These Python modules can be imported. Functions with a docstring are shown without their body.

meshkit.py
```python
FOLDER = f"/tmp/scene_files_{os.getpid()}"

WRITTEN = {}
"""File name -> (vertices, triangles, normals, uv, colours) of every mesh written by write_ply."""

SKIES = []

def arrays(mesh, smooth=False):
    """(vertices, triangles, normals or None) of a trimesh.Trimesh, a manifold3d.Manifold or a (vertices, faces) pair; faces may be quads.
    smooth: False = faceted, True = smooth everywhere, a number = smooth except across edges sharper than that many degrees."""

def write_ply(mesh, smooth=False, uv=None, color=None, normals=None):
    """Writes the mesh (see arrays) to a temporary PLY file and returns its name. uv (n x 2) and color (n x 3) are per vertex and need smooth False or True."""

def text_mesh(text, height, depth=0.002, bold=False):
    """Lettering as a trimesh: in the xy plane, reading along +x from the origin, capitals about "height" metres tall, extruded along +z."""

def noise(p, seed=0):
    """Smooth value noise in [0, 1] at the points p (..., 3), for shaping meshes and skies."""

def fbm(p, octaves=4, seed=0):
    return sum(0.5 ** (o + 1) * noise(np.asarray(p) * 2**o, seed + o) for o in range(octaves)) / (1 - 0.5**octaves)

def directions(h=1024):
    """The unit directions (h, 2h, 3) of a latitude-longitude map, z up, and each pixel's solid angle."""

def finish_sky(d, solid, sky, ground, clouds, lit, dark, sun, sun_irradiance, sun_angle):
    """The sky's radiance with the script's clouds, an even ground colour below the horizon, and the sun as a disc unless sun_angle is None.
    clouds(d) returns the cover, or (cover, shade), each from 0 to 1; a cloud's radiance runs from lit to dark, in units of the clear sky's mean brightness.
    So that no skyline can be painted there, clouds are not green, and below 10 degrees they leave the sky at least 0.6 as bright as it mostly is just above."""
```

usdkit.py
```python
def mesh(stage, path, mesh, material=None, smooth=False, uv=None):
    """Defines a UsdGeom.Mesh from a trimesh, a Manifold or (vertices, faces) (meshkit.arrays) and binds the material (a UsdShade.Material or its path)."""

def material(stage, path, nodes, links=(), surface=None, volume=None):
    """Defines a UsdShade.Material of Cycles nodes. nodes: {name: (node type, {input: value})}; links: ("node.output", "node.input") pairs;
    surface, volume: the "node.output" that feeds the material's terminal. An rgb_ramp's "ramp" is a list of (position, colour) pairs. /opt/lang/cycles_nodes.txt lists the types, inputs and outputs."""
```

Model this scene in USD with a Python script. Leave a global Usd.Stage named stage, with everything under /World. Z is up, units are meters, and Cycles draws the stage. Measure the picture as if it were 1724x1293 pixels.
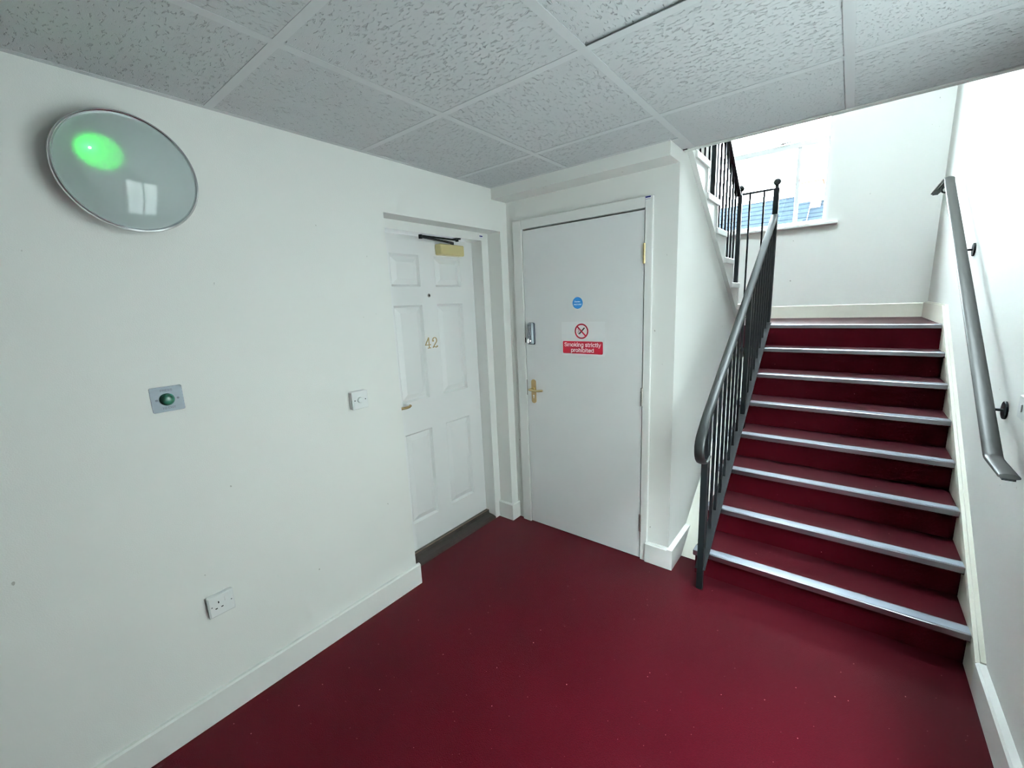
import math, random
import numpy as np, trimesh, manifold3d as m3
from shapely.geometry import Polygon, LineString, Point, box as sbox
from shapely import affinity
from shapely.ops import unary_union
import usdkit, meshkit
from pxr import Usd, UsdGeom, UsdLux, Gf, Sdf, UsdShade

random.seed(7)
stage = Usd.Stage.CreateInMemory()
UsdGeom.SetStageUpAxis(stage, 'Z')
UsdGeom.SetStageMetersPerUnit(stage, 1.0)
UsdGeom.Xform.Define(stage, '/World')
UsdGeom.Scope.Define(stage, '/World/Looks')

# ------------------------------------------------------------------ camera, sky, exposure
CX, CY, CZ = 1.8466, -2.3166, 1.5771
YAW, PITCH, ROLL, FPX = 0.6759, -0.1870, -0.0425, 707.70
EXPOSURE = 0.02
SKY = 25.0
cam = UsdGeom.Camera.Define(stage, '/World/camera')
fw = np.array([-math.sin(YAW) * math.cos(PITCH), math.cos(YAW) * math.cos(PITCH), math.sin(PITCH)])
rt = np.array([math.cos(YAW), math.sin(YAW), 0.0]); up = np.cross(rt, fw)
rt2 = rt * math.cos(ROLL) + up * math.sin(ROLL); up2 = -rt * math.sin(ROLL) + up * math.cos(ROLL)
cam.AddTransformOp().Set(Gf.Matrix4d(*[float(x) for x in (*rt2, 0, *up2, 0, *(-fw), 0, CX, CY, CZ, 1)]))
cam.CreateHorizontalApertureAttr(36.0)
cam.CreateVerticalApertureAttr(27.0)
cam.CreateFocalLengthAttr(36.0 * FPX / 1724.0)
cam.CreateExposureAttr(EXPOSURE)
cam.CreateClippingRangeAttr(Gf.Vec2f(0.02, 1000.0))
dome = UsdLux.DomeLight.Define(stage, '/World/sky')
dome.CreateIntensityAttr(SKY)
dome.CreateColorAttr(Gf.Vec3f(0.80, 0.93, 1.0))

# ------------------------------------------------------------------ helpers
used = {}


def numbered(parent, name):
    n = used.get((parent, name), 0)
    used[(parent, name)] = n + 1
    return name if n == 0 else f'{name}_{n:03d}'


def path_of(p):
    return '/World' if p is None else (p if isinstance(p, str) else str(p.GetPath()))


def tag(o, label=None, cat=None, group=None, kind=None):
    p = o if isinstance(o, Usd.Prim) else o.GetPrim()
    for k, v in (('label', label), ('category', cat), ('group', group), ('kind', kind)):
        if v:
            p.SetCustomDataByKey(k, v)
    return p


def obj(name, mesh, m, parent=None, smooth=30, label=None, cat=None, group=None, kind=None):
    base = path_of(parent)
    pr = usdkit.mesh(stage, f'{base}/{numbered(base, name)}', mesh, m, smooth=smooth).GetPrim()
    return tag(pr, label, cat, group, kind)


def thing(name, label, cat, loc=(0, 0, 0), group=None, kind=None):
    """An Xform at the thing's base; parts are given in world coordinates and shifted by its location."""
    x = UsdGeom.Xform.Define(stage, '/World/' + numbered('/World', name))
    x.AddTranslateOp().Set(Gf.Vec3d(*map(float, loc)))
    p = tag(x, label, cat, group, kind)
    locs[str(p.GetPath())] = np.array(loc, float)
    return p


locs = {}


def part(name, mesh, m, parent, smooth=30, label=None, kind=None):
    top = '/'.join(str(parent.GetPath()).split('/')[:3])
    mm = mesh.copy() if isinstance(mesh, trimesh.Trimesh) else tm(mesh)
    mm.apply_translation(-locs.get(top, np.zeros(3)))
    return obj(name, mm, m, parent, smooth, label, kind=kind)


def tm(man):
    a = man.to_mesh()
    return trimesh.Trimesh(a.vert_properties[:, :3], a.tri_verts, process=False)


def mn(t):
    t = t.copy(); t.merge_vertices()
    return m3.Manifold(m3.Mesh(np.asarray(t.vertices, np.float32), np.asarray(t.faces, np.uint32)))


def hull(pts):
    return trimesh.convex.convex_hull(np.asarray(pts, float))


def bx(x0, x1, y0, y1, z0, z1, c=0.0):
    lo, hi = np.minimum((x0, y0, z0), (x1, y1, z1)), np.maximum((x0, y0, z0), (x1, y1, z1))
    if c <= 0:
        t = trimesh.creation.box(hi - lo); t.apply_translation((lo + hi) / 2)
        return t
    pts = []
    for i in range(8):
        p = np.array([(lo, hi)[(i >> k) & 1][k] for k in range(3)])
        s = np.array([1 if (i >> k) & 1 == 0 else -1 for k in range(3)])
        for k in range(3):
            q = p + s * c; q[k] = p[k]
            pts.append(q)
    return hull(pts)


def cat(*ms):
    return trimesh.util.concatenate([m if isinstance(m, trimesh.Trimesh) else tm(m) for m in ms])


def prism(poly, axis, a0, a1):
    """A polygon extruded from a0 to a1 along an axis; polygon coordinates: (y,z) for x, (x,z) for y, (x,y) for z."""
    if not hasattr(poly, 'exterior'):
        poly = Polygon(poly)
    t = trimesh.creation.extrude_polygon(poly, abs(a1 - a0), engine='earcut')
    v = np.array(t.vertices); lo, hi = min(a0, a1), max(a0, a1)
    if axis == 'x':
        v = np.stack([lo + v[:, 2], v[:, 0], v[:, 1]], 1)
    elif axis == 'y':
        v = np.stack([v[:, 0], hi - v[:, 2], v[:, 1]], 1)
    else:
        v = np.stack([v[:, 0], v[:, 1], lo + v[:, 2]], 1)
    return trimesh.Trimesh(v, t.faces, process=False)


def prisms(shape, axis, a0, a1):
    return cat(*[prism(g, axis, a0, a1) for g in getattr(shape, 'geoms', [shape])])


def tube(pts, r, n=12, caps=True):
    pts = np.asarray(pts, float)
    tan = np.gradient(pts, axis=0); tan /= np.linalg.norm(tan, axis=1, keepdims=True)
    ref = np.array([0, 0, 1.0]) if abs(tan[0][2]) < 0.9 else np.array([1.0, 0, 0])
    u = np.cross(tan[0], ref); u /= np.linalg.norm(u)
    rings = []
    for p, t in zip(pts, tan):
        u = u - t * (u @ t); u /= np.linalg.norm(u); w = np.cross(t, u)
        a = np.arange(n) / n * 2 * math.pi
        rings.append(p + r * (np.cos(a)[:, None] * u + np.sin(a)[:, None] * w))
    return skin(rings, caps)


def skin(rings, caps=True):
    n = len(rings[0]); v = np.vstack(rings); f = []
    for i in range(len(rings) - 1):
        for k in range(n):
            a, b = i * n + k, i * n + (k + 1) % n
            f += [(a, b, b + n), (a, b + n, a + n)]
    if caps:
        for base, flip in ((0, True), ((len(rings) - 1) * n, False)):
            ctr = len(v); v = np.vstack([v, v[base:base + n].mean(0)])
            for k in range(n):
                tri = (ctr, base + k, base + (k + 1) % n)
                f.append(tri[::-1] if flip else tri)
    t = trimesh.Trimesh(v, np.array(f), process=False)
    if t.volume < 0:
        t.invert()
    return t


def sweep_yz(path, prof, x0):
    """Sweeps a (side, normal) profile along a path of (y, z) points in the plane x = x0."""
    p = np.asarray(path, float); t = np.gradient(p, axis=0); t /= np.linalg.norm(t, axis=1, keepdims=True)
    nrm = np.stack([-t[:, 1], t[:, 0]], 1)
    rings = [np.array([(x0 + s, q[0] + n * m[0], q[1] + n * m[1]) for s, n in prof]) for q, m in zip(p, nrm)]
    return skin(rings)


def lathe(profile, axis, at, n=48):
    """Revolves (radius, height) points; the height runs along +axis from the point at."""
    t = trimesh.creation.revolve(np.asarray(profile, float), sections=n)
    v = np.array(t.vertices)
    v = {'x': v[:, [2, 0, 1]], 'y': v[:, [1, 2, 0]], '-y': np.stack([v[:, 0], -v[:, 2], v[:, 1]], 1), '-x': np.stack([-v[:, 2], v[:, 1], v[:, 0]], 1), 'z': v}[axis]
    t = trimesh.Trimesh(v + np.asarray(at, float), t.faces, process=False)
    if t.is_watertight and t.volume < 0:
        t.invert()
    return t


def cyl(axis, at, r, h, n=24, c=0.0):
    if c:
        return lathe([(0, 0), (r, 0), (r, h - c), (r - c, h), (0, h)], axis, at, n)
    return lathe([(0, 0), (r, 0), (r, h), (0, h)], axis, at, n)


def rrect(x0, x1, z0, z1, r):
    return sbox(x0 + r, z0 + r, x1 - r, z1 - r).buffer(r, quad_segs=6)


def text_on_y(text, x_mid, y, z_base, height, depth=0.0006, bold=False, width=None):
    """Lettering lying on a plane y = const, read from the -y side."""
    t = meshkit.text_mesh(text, height, depth, bold); v = np.array(t.vertices)
    if width:
        v[:, 0] *= width / np.ptp(v[:, 0])
    v[:, 0] -= (v[:, 0].min() + v[:, 0].max()) / 2
    return trimesh.Trimesh(np.stack([x_mid + v[:, 0], y - v[:, 2], z_base + v[:, 1]], 1), t.faces, process=False)


def text_on_x(text, y_mid, x, z_base, height, depth=0.0006, bold=False, width=None):
    t = meshkit.text_mesh(text, height, depth, bold); v = np.array(t.vertices)
    if width:
        v[:, 0] *= width / np.ptp(v[:, 0])
    v[:, 0] -= (v[:, 0].min() + v[:, 0].max()) / 2
    return trimesh.Trimesh(np.stack([x + v[:, 2], y_mid + v[:, 0], z_base + v[:, 1]], 1), t.faces, process=False)


# ------------------------------------------------------------------ materials
def mat(name, color, rough=0.5, metallic=0.0, bump=0.0, scale=200.0, vary=0.0, vscale=3.0, **kw):
    nodes = {'p': ('principled_bsdf', {'base_color': color, 'roughness': rough, 'metallic': metallic, **kw})}
    links = []
    if bump or vary:
        nodes['g'] = ('geometry', {})
    if vary:
        c = np.array(color)
        nodes['vn'] = ('noise_texture', {'scale': vscale, 'detail': 4.0})
        nodes['vr'] = ('rgb_ramp', {'ramp': [(0.3, tuple(c * (1 - vary))), (0.7, tuple(np.minimum(c * (1 + vary), 1)))]})
        links += [('g.position', 'vn.vector'), ('vn.fac', 'vr.fac'), ('vr.color', 'p.base_color')]
    if bump:
        nodes['bn'] = ('noise_texture', {'scale': scale, 'detail': 3.0})
        nodes['b'] = ('bump', {'strength': 1.0, 'distance': bump})
        links += [('g.position', 'bn.vector'), ('bn.fac', 'b.height'), ('b.normal', 'p.normal')]
    return usdkit.material(stage, f'/World/Looks/{name}', nodes, links, surface='p.BSDF')


def wall_paint(name, color):
    """Matt emulsion with roller stipple and a few small dark scuffs."""
    c = np.array(color)
    return usdkit.material(stage, f'/World/Looks/{name}', {
        'g': ('geometry', {}),
        'n': ('noise_texture', {'scale': 1.7, 'detail': 3.0}),
        'r': ('rgb_ramp', {'ramp': [(0.3, tuple(c * 0.985)), (0.7, tuple(c * 1.01))]}),
        'm': ('mapping', {'mapping_type': 'point', 'scale': (1.0, 1.0, 0.55)}),
        's': ('noise_texture', {'scale': 38.0, 'detail': 1.0}),
        'sr': ('rgb_ramp', {'ramp': [(0.0, (1, 1, 1)), (0.795, (1, 1, 1)), (0.815, (0.62, 0.61, 0.58)), (1.0, (0.6, 0.58, 0.55))]}),
        'x': ('mix', {'mix_type': 'multiply', 'fac': 1.0}),
        'bn': ('noise_texture', {'scale': 260.0, 'detail': 2.0}),
        'b': ('bump', {'strength': 0.5, 'distance': 0.0006}),
        'p': ('principled_bsdf', {'roughness': 0.6, 'specular_ior_level': 0.35}),
    }, [('g.position', 'n.vector'), ('n.fac', 'r.fac'), ('g.position', 'm.vector'), ('m.vector', 's.vector'), ('s.fac', 'sr.fac'),
        ('r.color', 'x.color1'), ('sr.color', 'x.color2'), ('x.color', 'p.base_color'),
        ('g.position', 'bn.vector'), ('bn.fac', 'b.height'), ('b.normal', 'p.normal')], surface='p.BSDF')


def carpet(name, color):
    c = np.array(color)
    return usdkit.material(stage, f'/World/Looks/{name}', {
        'g': ('geometry', {}),
        'n': ('noise_texture', {'scale': 240.0, 'detail': 4.0, 'roughness': 0.75}),
        'r': ('rgb_ramp', {'ramp': [(0.25, tuple(c * 0.55)), (0.75, tuple(c * 1.35))]}),
        'w': ('noise_texture', {'scale': 2.2, 'detail': 4.0}),
        'wr': ('rgb_ramp', {'ramp': [(0.3, (0.88, 0.88, 0.9)), (0.7, (1.08, 1.06, 1.05))]}),
        'x': ('mix', {'mix_type': 'multiply', 'fac': 1.0}),
        'l': ('noise_texture', {'scale': 120.0, 'detail': 0.0}),
        'lr': ('rgb_ramp', {'ramp': [(0.0, (0, 0, 0)), (0.872, (0, 0, 0)), (0.885, (1, 1, 1)), (1.0, (1, 1, 1))]}),
        'y': ('mix', {'mix_type': 'mix', 'color2': (0.35, 0.2, 0.2)}),
        'b': ('bump', {'strength': 0.8, 'distance': 0.0018}),
        'p': ('principled_bsdf', {'roughness': 0.5, 'specular_ior_level': 0.22, 'sheen_weight': 0.03, 'sheen_roughness': 0.45, 'sheen_tint': (1.0, 0.75, 0.8)}),
        'lw': ('layer_weight', {'blend': 0.5}), 'pw': ('math', {'math_type': 'power', 'value2': 4.0}), 'sl': ('math', {'math_type': 'multiply_add', 'value2': 1.0, 'value3': 0.02}),
    }, [('g.position', 'n.vector'), ('n.fac', 'r.fac'), ('g.position', 'w.vector'), ('w.fac', 'wr.fac'), ('r.color', 'x.color1'), ('wr.color', 'x.color2'),
        ('g.position', 'l.vector'), ('l.fac', 'lr.fac'), ('lr.color', 'y.fac'), ('x.color', 'y.color1'), ('y.color', 'p.base_color'),
        ('lw.facing', 'pw.value1'), ('pw.value', 'sl.value1'), ('sl.value', 'p.specular_ior_level'), ('n.fac', 'b.height'), ('b.normal', 'p.normal')], surface='p.BSDF')


def tile_look(name, color, dens, seed, stretch):
    """Mineral fibre ceiling tile: short worm-like fissures and pin holes pressed into the face."""
    c = np.array(color)
    return usdkit.material(stage, f'/World/Looks/{name}', {
        'g': ('geometry', {}),
        'm': ('mapping', {'mapping_type': 'point', 'location': (seed, seed * 0.7, 0), 'rotation': (0, 0, 0.25), 'scale': stretch}),
        'n': ('noise_texture', {'scale': 88.0, 'detail': 2.0, 'roughness': 0.55, 'distortion': 0.6}),
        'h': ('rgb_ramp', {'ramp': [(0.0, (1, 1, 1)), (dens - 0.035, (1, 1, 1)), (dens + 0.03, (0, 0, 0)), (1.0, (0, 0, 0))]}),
        'f': ('noise_texture', {'scale': 330.0, 'detail': 3.0}),
        'a': ('math', {'math_type': 'multiply_add', 'value2': 0.16}),
        'b': ('bump', {'strength': 1.0, 'distance': 0.0025}),
        'cr': ('rgb_ramp', {'ramp': [(0.0, tuple(c * 0.80)), (0.6, tuple(c)), (1.0, tuple(c))]}),  # pits also darkened in the colour, as shade inside the fissures
        'p': ('principled_bsdf', {'roughness': 0.9, 'specular_ior_level': 0.2}),
    }, [('g.position', 'm.vector'), ('m.vector', 'n.vector'), ('n.fac', 'h.fac'), ('g.position', 'f.vector'),
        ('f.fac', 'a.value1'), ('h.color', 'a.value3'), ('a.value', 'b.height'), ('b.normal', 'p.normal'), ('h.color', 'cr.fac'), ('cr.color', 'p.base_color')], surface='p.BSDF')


WALL = wall_paint('wall_paint', (0.80, 0.80, 0.765))
GLOSSW = mat('white_gloss_paint', (0.80, 0.80, 0.77), 0.32, bump=0.0004, scale=70)
DOORW = mat('white_door_paint', (0.79, 0.795, 0.79), 0.30, bump=0.0005, scale=130, vary=0.012)
DOOR42 = mat('panel_door_paint', (0.80, 0.80, 0.79), 0.38, bump=0.0005, scale=220)
CREAM = mat('cream_gloss_paint', (0.80, 0.78, 0.68), 0.35, bump=0.0004, scale=70, vary=0.02)
CARPET = carpet('red_carpet', (0.040, 0.0012, 0.0042))
BARM = mat('ceiling_grid_metal', (0.60, 0.615, 0.62), 0.4)
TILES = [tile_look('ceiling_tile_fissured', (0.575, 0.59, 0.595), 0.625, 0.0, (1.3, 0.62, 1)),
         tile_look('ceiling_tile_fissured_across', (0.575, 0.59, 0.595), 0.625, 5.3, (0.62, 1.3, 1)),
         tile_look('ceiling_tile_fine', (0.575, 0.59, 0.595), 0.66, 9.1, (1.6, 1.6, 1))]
PLASTIC = mat('white_plastic', (0.80, 0.81, 0.80), 0.28)
DARK = mat('dark_recess', (0.02, 0.02, 0.02), 0.6)
SCREW = mat('screw_steel', (0.32, 0.33, 0.34), 0.35, 1.0)
CHROME = mat('satin_chrome', (0.78, 0.79, 0.80), 0.16, 1.0)
STEELP = mat('brushed_steel_plate', (0.145, 0.16, 0.18), 0.5, 0.4, vary=0.03, vscale=60)
ENGRAVE = mat('engraved_grey', (0.045, 0.05, 0.06), 0.6)
BRASS = mat('polished_brass', (0.58, 0.45, 0.24), 0.32, 1.0)
BRASSP = mat('brass_paint', (0.62, 0.53, 0.27), 0.35, 0.55)
OLDBRASS = mat('worn_brass', (0.40, 0.29, 0.15), 0.42, 0.9)
STRIP = mat('worn_brown_strip', (0.16, 0.10, 0.07), 0.5, 0.3)
STEELH = mat('hinge_steel', (0.42, 0.38, 0.35), 0.35, 0.9)
BLACKM = mat('black_painted_metal', (0.007, 0.009, 0.010), 0.42, specular_ior_level=0.18)
BLACKV = mat('black_rail_capping', (0.012, 0.014, 0.014), 0.42)
GREYV = mat('grey_rail_capping', (0.040, 0.039, 0.036), 0.42, vary=0.05, vscale=25)
ALU = mat('aluminium_nosing', (0.46, 0.47, 0.50), 0.28, 1.0, bump=0.0003, scale=40)
INSERT = mat('grey_tread_insert', (0.23, 0.26, 0.30), 0.33, bump=0.0006, scale=300)
WOOD = mat('dark_threshold_wood', (0.020, 0.014, 0.012), 0.5, bump=0.0006, scale=60, vary=0.3, vscale=30)
GREENB = mat('green_button_plastic', (0.004, 0.055, 0.033), 0.28)
LOCKM = mat('satin_lock_metal', (0.33, 0.36, 0.39), 0.45, 0.4)
LOCKD = mat('lock_dark_plate', (0.10, 0.11, 0.13), 0.4, 0.5)  # darker metal of the back plate behind the lock body
RED = mat('sign_red', (0.27, 0.002, 0.017), 0.6, specular_ior_level=0.2)
SIGNW = mat('sign_white', (0.83, 0.84, 0.84), 0.38)
SIGNG = mat('sign_grey', (0.42, 0.42, 0.43), 0.5)
SIGNK = mat('sign_black', (0.012, 0.01, 0.014), 0.5)
SIGNB = mat('sign_blue', (0.008, 0.17, 0.46), 0.35)
STICKB = mat('sticker_navy', (0.03, 0.035, 0.20), 0.5)
UPVC = mat('white_window_frame', (0.82, 0.83, 0.83), 0.3)
SLATE = mat('roof_slate', (0.011, 0.015, 0.020), 1.0, bump=0.002, scale=40, vary=0.2, vscale=6, specular_ior_level=0.0)
RENDER = mat('house_render', (0.55, 0.53, 0.48), 0.85)
HOUSE2 = mat('added_house_render', (0.80, 0.79, 0.75), 0.85)
BRICK = mat('chimney_brick', (0.24, 0.10, 0.06), 0.85, vary=0.2, vscale=12)
PAVING = mat('outdoor_paving', (0.27, 0.27, 0.265), 0.9, vary=0.15, vscale=0.8)
GLASS = usdkit.material(stage, '/World/Looks/window_glass', {
    'f': ('layer_weight', {'blend': 0.5}), 'w': ('math', {'math_type': 'power', 'value2': 5.0}), 's': ('math', {'math_type': 'multiply_add', 'value2': 0.94, 'value3': 0.04}),
    't': ('transparent_bsdf', {'color': (0.96, 0.98, 0.97)}), 'g': ('glossy_bsdf', {'color': (1, 1, 1), 'roughness': 0.0}), 'm': ('mix_closure', {})},
    [('f.facing', 'w.value1'), ('w.value', 's.value1'), ('s.value', 'm.fac'), ('t.BSDF', 'm.closure1'), ('g.BSDF', 'm.closure2')], surface='m.closure')
OPAL = usdkit.material(stage, '/World/Looks/opal_lamp_glass', {
    'd': ('diffuse_bsdf', {'color': (0.62, 0.69, 0.685)}), 't': ('translucent_bsdf', {'color': (0.60, 0.65, 0.65)}),
    'm': ('mix_closure', {'fac': 0.32}), 'f': ('fresnel', {'IOR': 1.5}), 'g': ('glossy_bsdf', {'color': (1, 1, 1), 'roughness': 0.06}),
    'x': ('mix_closure', {})}, [('d.BSDF', 'm.closure1'), ('t.BSDF', 'm.closure2'), ('f.fac', 'x.fac'), ('m.closure', 'x.closure1'), ('g.BSDF', 'x.closure2')], surface='x.closure')
LED = usdkit.material(stage, '/World/Looks/green_led', {'e': ('emission', {'color': (0.0, 1.0, 0.05), 'strength': 170.0})}, surface='e.emission')
LEDTIP = usdkit.material(stage, '/World/Looks/green_led_tip', {'e': ('emission', {'color': (0.65, 1.0, 0.72), 'strength': 6.0})}, surface='e.emission')

# ------------------------------------------------------------------ dimensions
H = 2.3024                      # suspended ceiling
X1, XR = 1.1231, 2.3785         # end of the cupboard wall, right wall
YF, YB = 2.864, -4.40           # landing wall, entrance wall behind the camera
RISE, GO, YN = 0.165, 0.2493, -0.0155
XL, XS = 1.2654, 2.3493         # stair edges
LAND = 8 * RISE
TOP = 5.3                       # stairwell ceiling
SK = 0.1245                     # skirting height
EDGE = 0.062                    # where the suspended ceiling ends


def S(name, mesh, m, label, cat='wall', smooth=30):
    return obj(name, mesh, m, None, smooth, label, cat, kind='structure')


# ------------------------------------------------------------------ the shell
S('floor', bx(-0.25, 2.60, YB - 0.2, YF + 0.2, -0.10, 0.0), CARPET, 'dark red carpet covering the hall floor', 'floor')
RY0, RY1, RH = -0.973, -0.0709, 2.0508      # the recess of the panelled door
wl = [bx(-0.25, 0, YB - 0.25, RY0, -0.1, TOP + 0.2), bx(-0.25, 0, RY1, YF + 0.25, -0.1, TOP + 0.2), bx(-0.25, 0, RY0, RY1, RH, TOP + 0.2)]
S('wall_left', cat(*wl), WALL, 'long white wall on the left with the round lamp and the recessed door')
DX0, DX1, DZ = 0.100, 0.995, 2.085
wb = [bx(0, DX0, 0, 0.115, 0, 2.36), bx(DX1, X1 - 0.1, 0, 0.115, 0, 2.36), bx(DX0, DX1, 0, 0.115, DZ, 2.36)]
S('wall_back', cat(*wb), WALL, 'white wall around the flush door with the no smoking sign')


def bead(y):
    return 2.388 - 0.66 * y


spy = [(0.0, 0.0), (YF, 0.0), (YF, LAND - 0.19), (1.70, LAND - 0.19), (1.70, bead(1.70)), (0.0, bead(0.0))]
S('wall_stair', prism(spy, 'x', X1 - 0.1, X1), WALL, 'white sloping wall beside the stairs, under the upper flight')
EY0, EY1, EZ0, EZ1 = -1.86, -0.50, 0.46, 2.16     # side window added to brighten the hall, just outside the frame
rw = [bx(XR, XR + 0.25, YB - 0.25, EY0, -0.1, 2.7), bx(XR, XR + 0.25, EY1, YF + 0.25, -0.1, 2.7), bx(XR, XR + 0.25, EY0, EY1, EZ1, 2.7), bx(XR, XR + 0.25, EY0, EY1, -0.1, EZ0),
      bx(XR, XR + 0.25, YB - 0.25, YF + 0.25, 2.7, TOP + 0.2)]
S('wall_right', cat(*rw), WALL, 'white wall on the right carrying the handrail')
WX0, WX1, WZ0, WZ1 = 0.57, 1.612, 2.195, 3.60
wf = [bx(-0.25, WX0, YF, YF + 0.25, 0, TOP + 0.2), bx(WX1, XR + 0.25, YF, YF + 0.25, 0, TOP + 0.2), bx(WX0, WX1, YF, YF + 0.25, 0, WZ0), bx(WX0, WX1, YF, YF + 0.25, WZ1, TOP + 0.2)]
S('wall_far', cat(*wf), WALL, 'pale wall at the stair landing around the bright window')
S('wall_front', bx(-0.25, XR + 0.25, YB - 0.25, YB, -0.1, 2.7), WALL, 'white wall closing the hall behind the viewer')
S('floor_upper', bx(0, XR, YB - 0.25, EDGE, H + 0.055, 2.64), WALL, 'edge of the upper floor above the hanging ceiling', 'floor')
S('wall_upper', bx(0, XR, -1.6, -1.5, 2.64, TOP), WALL, 'white wall of the upper floor hall')
SX0, SX1, SY0, SY1, SH = 1.16, 2.34, -0.30, 1.66, 1.10       # rooflight added to light the stairwell; shaft deepened to aim the light down
S('ceiling_upper', cat(bx(-0.25, SX0, -1.7, YF + 0.25, TOP, TOP + SH), bx(SX1, XR + 0.25, -1.7, YF + 0.25, TOP, TOP + SH), bx(SX0, SX1, -1.7, SY0, TOP, TOP + SH), bx(SX0, SX1, SY1, YF + 0.25, TOP, TOP + SH)), WALL, 'white ceiling over the stairwell', 'ceiling')
S('ground', bx(-60, 60, -60, 60, -0.4, -0.11), PAVING, 'grey paving outside the building', 'ground')
S('trim_1', bx(0, X1, -0.1466, 0.0, 2.2385, H + 0.05), WALL, 'boxed white bulkhead above the flush door, under the ceiling', 'trim')

# ------------------------------------------------------------------ suspended ceiling
cel = thing('ceiling', 'suspended ceiling of fissured grey white tiles in a metal grid', 'ceiling', kind='structure')
gx = [0.558, 1.170, 1.781]
gy = [EDGE - 0.02] + [-0.456 - 0.611 * k for k in range(7)] + [YB]
bw = 0.014
for x in gx:
    y1 = EDGE if x > X1 else -0.147
    part('ceiling_grid_bar', cat(bx(x - bw, x + bw, YB, y1, H, H + 0.0012), bx(x - 0.003, x + 0.003, YB, y1, H + 0.0012, H + 0.035)), BARM, cel)
xs = [0.0] + gx + [XR]
for y in gy[1:-1]:
    for a, b in zip(xs[:-1], xs[1:]):
        a2, b2 = (a + bw if a > 0 else 0.0), (b - bw if b < XR else XR)
        part('ceiling_grid_bar', cat(bx(a2, b2, y - bw, y + bw, H + 0.0001, H + 0.0013), bx(a2, b2, y - 0.003, y + 0.003, H + 0.0013, H + 0.033)), BARM, cel)
for k, (yb, ya) in enumerate(zip(gy[:-1], gy[1:])):
    for i, (a, b) in enumerate(zip(xs[:-1], xs[1:])):
        top = yb
        if k == 0 and i < 2:
            top = -0.147
        lift = random.choice([0.0, 0.0, 0.0003, 0.0008])
        if (k, i) == (2, 2):
            lift = 0.007
        kind = (k * 3 + i) % 2
        if (k, i) in ((0, 2), (1, 3)):
            kind = 2
        z = H + 0.0015 + lift
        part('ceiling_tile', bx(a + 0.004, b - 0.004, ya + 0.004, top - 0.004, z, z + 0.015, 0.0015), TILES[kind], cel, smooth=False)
ang = 0.022
part('edge_trim', cat(bx(0, 0.02, YB, -0.147, H + 0.0002, H + 0.003), bx(0.02, X1, -0.147 - ang, -0.147, H + 0.0002, H + 0.003)), BARM, cel)
part('edge_trim', bx(XR - ang, XR, YB, EDGE, H + 0.0002, H + 0.003), BARM, cel)
part('edge_trim', cat(bx(X1 + 0.004, XR, EDGE - 0.026, EDGE, H - 0.004, H + 0.0004), bx(X1 + 0.004, XR, EDGE, EDGE + 0.003, H - 0.004, H + 0.055)), GLOSSW, cel)
part('edge_trim', bx(X1 + 0.001, 1.1555, -0.147, EDGE - 0.034, H + 0.0002, H + 0.003), BARM, cel)
part('gap_shade_strip', bx(X1 + 0.004, X1 + 0.024, EDGE - 0.033, EDGE - 0.0265, H - 0.003, H), DARK, cel, label='dark strip painted as the shaded gap at the end of the ceiling edge trim')  # dark strip standing in for the shade in the gap


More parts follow.
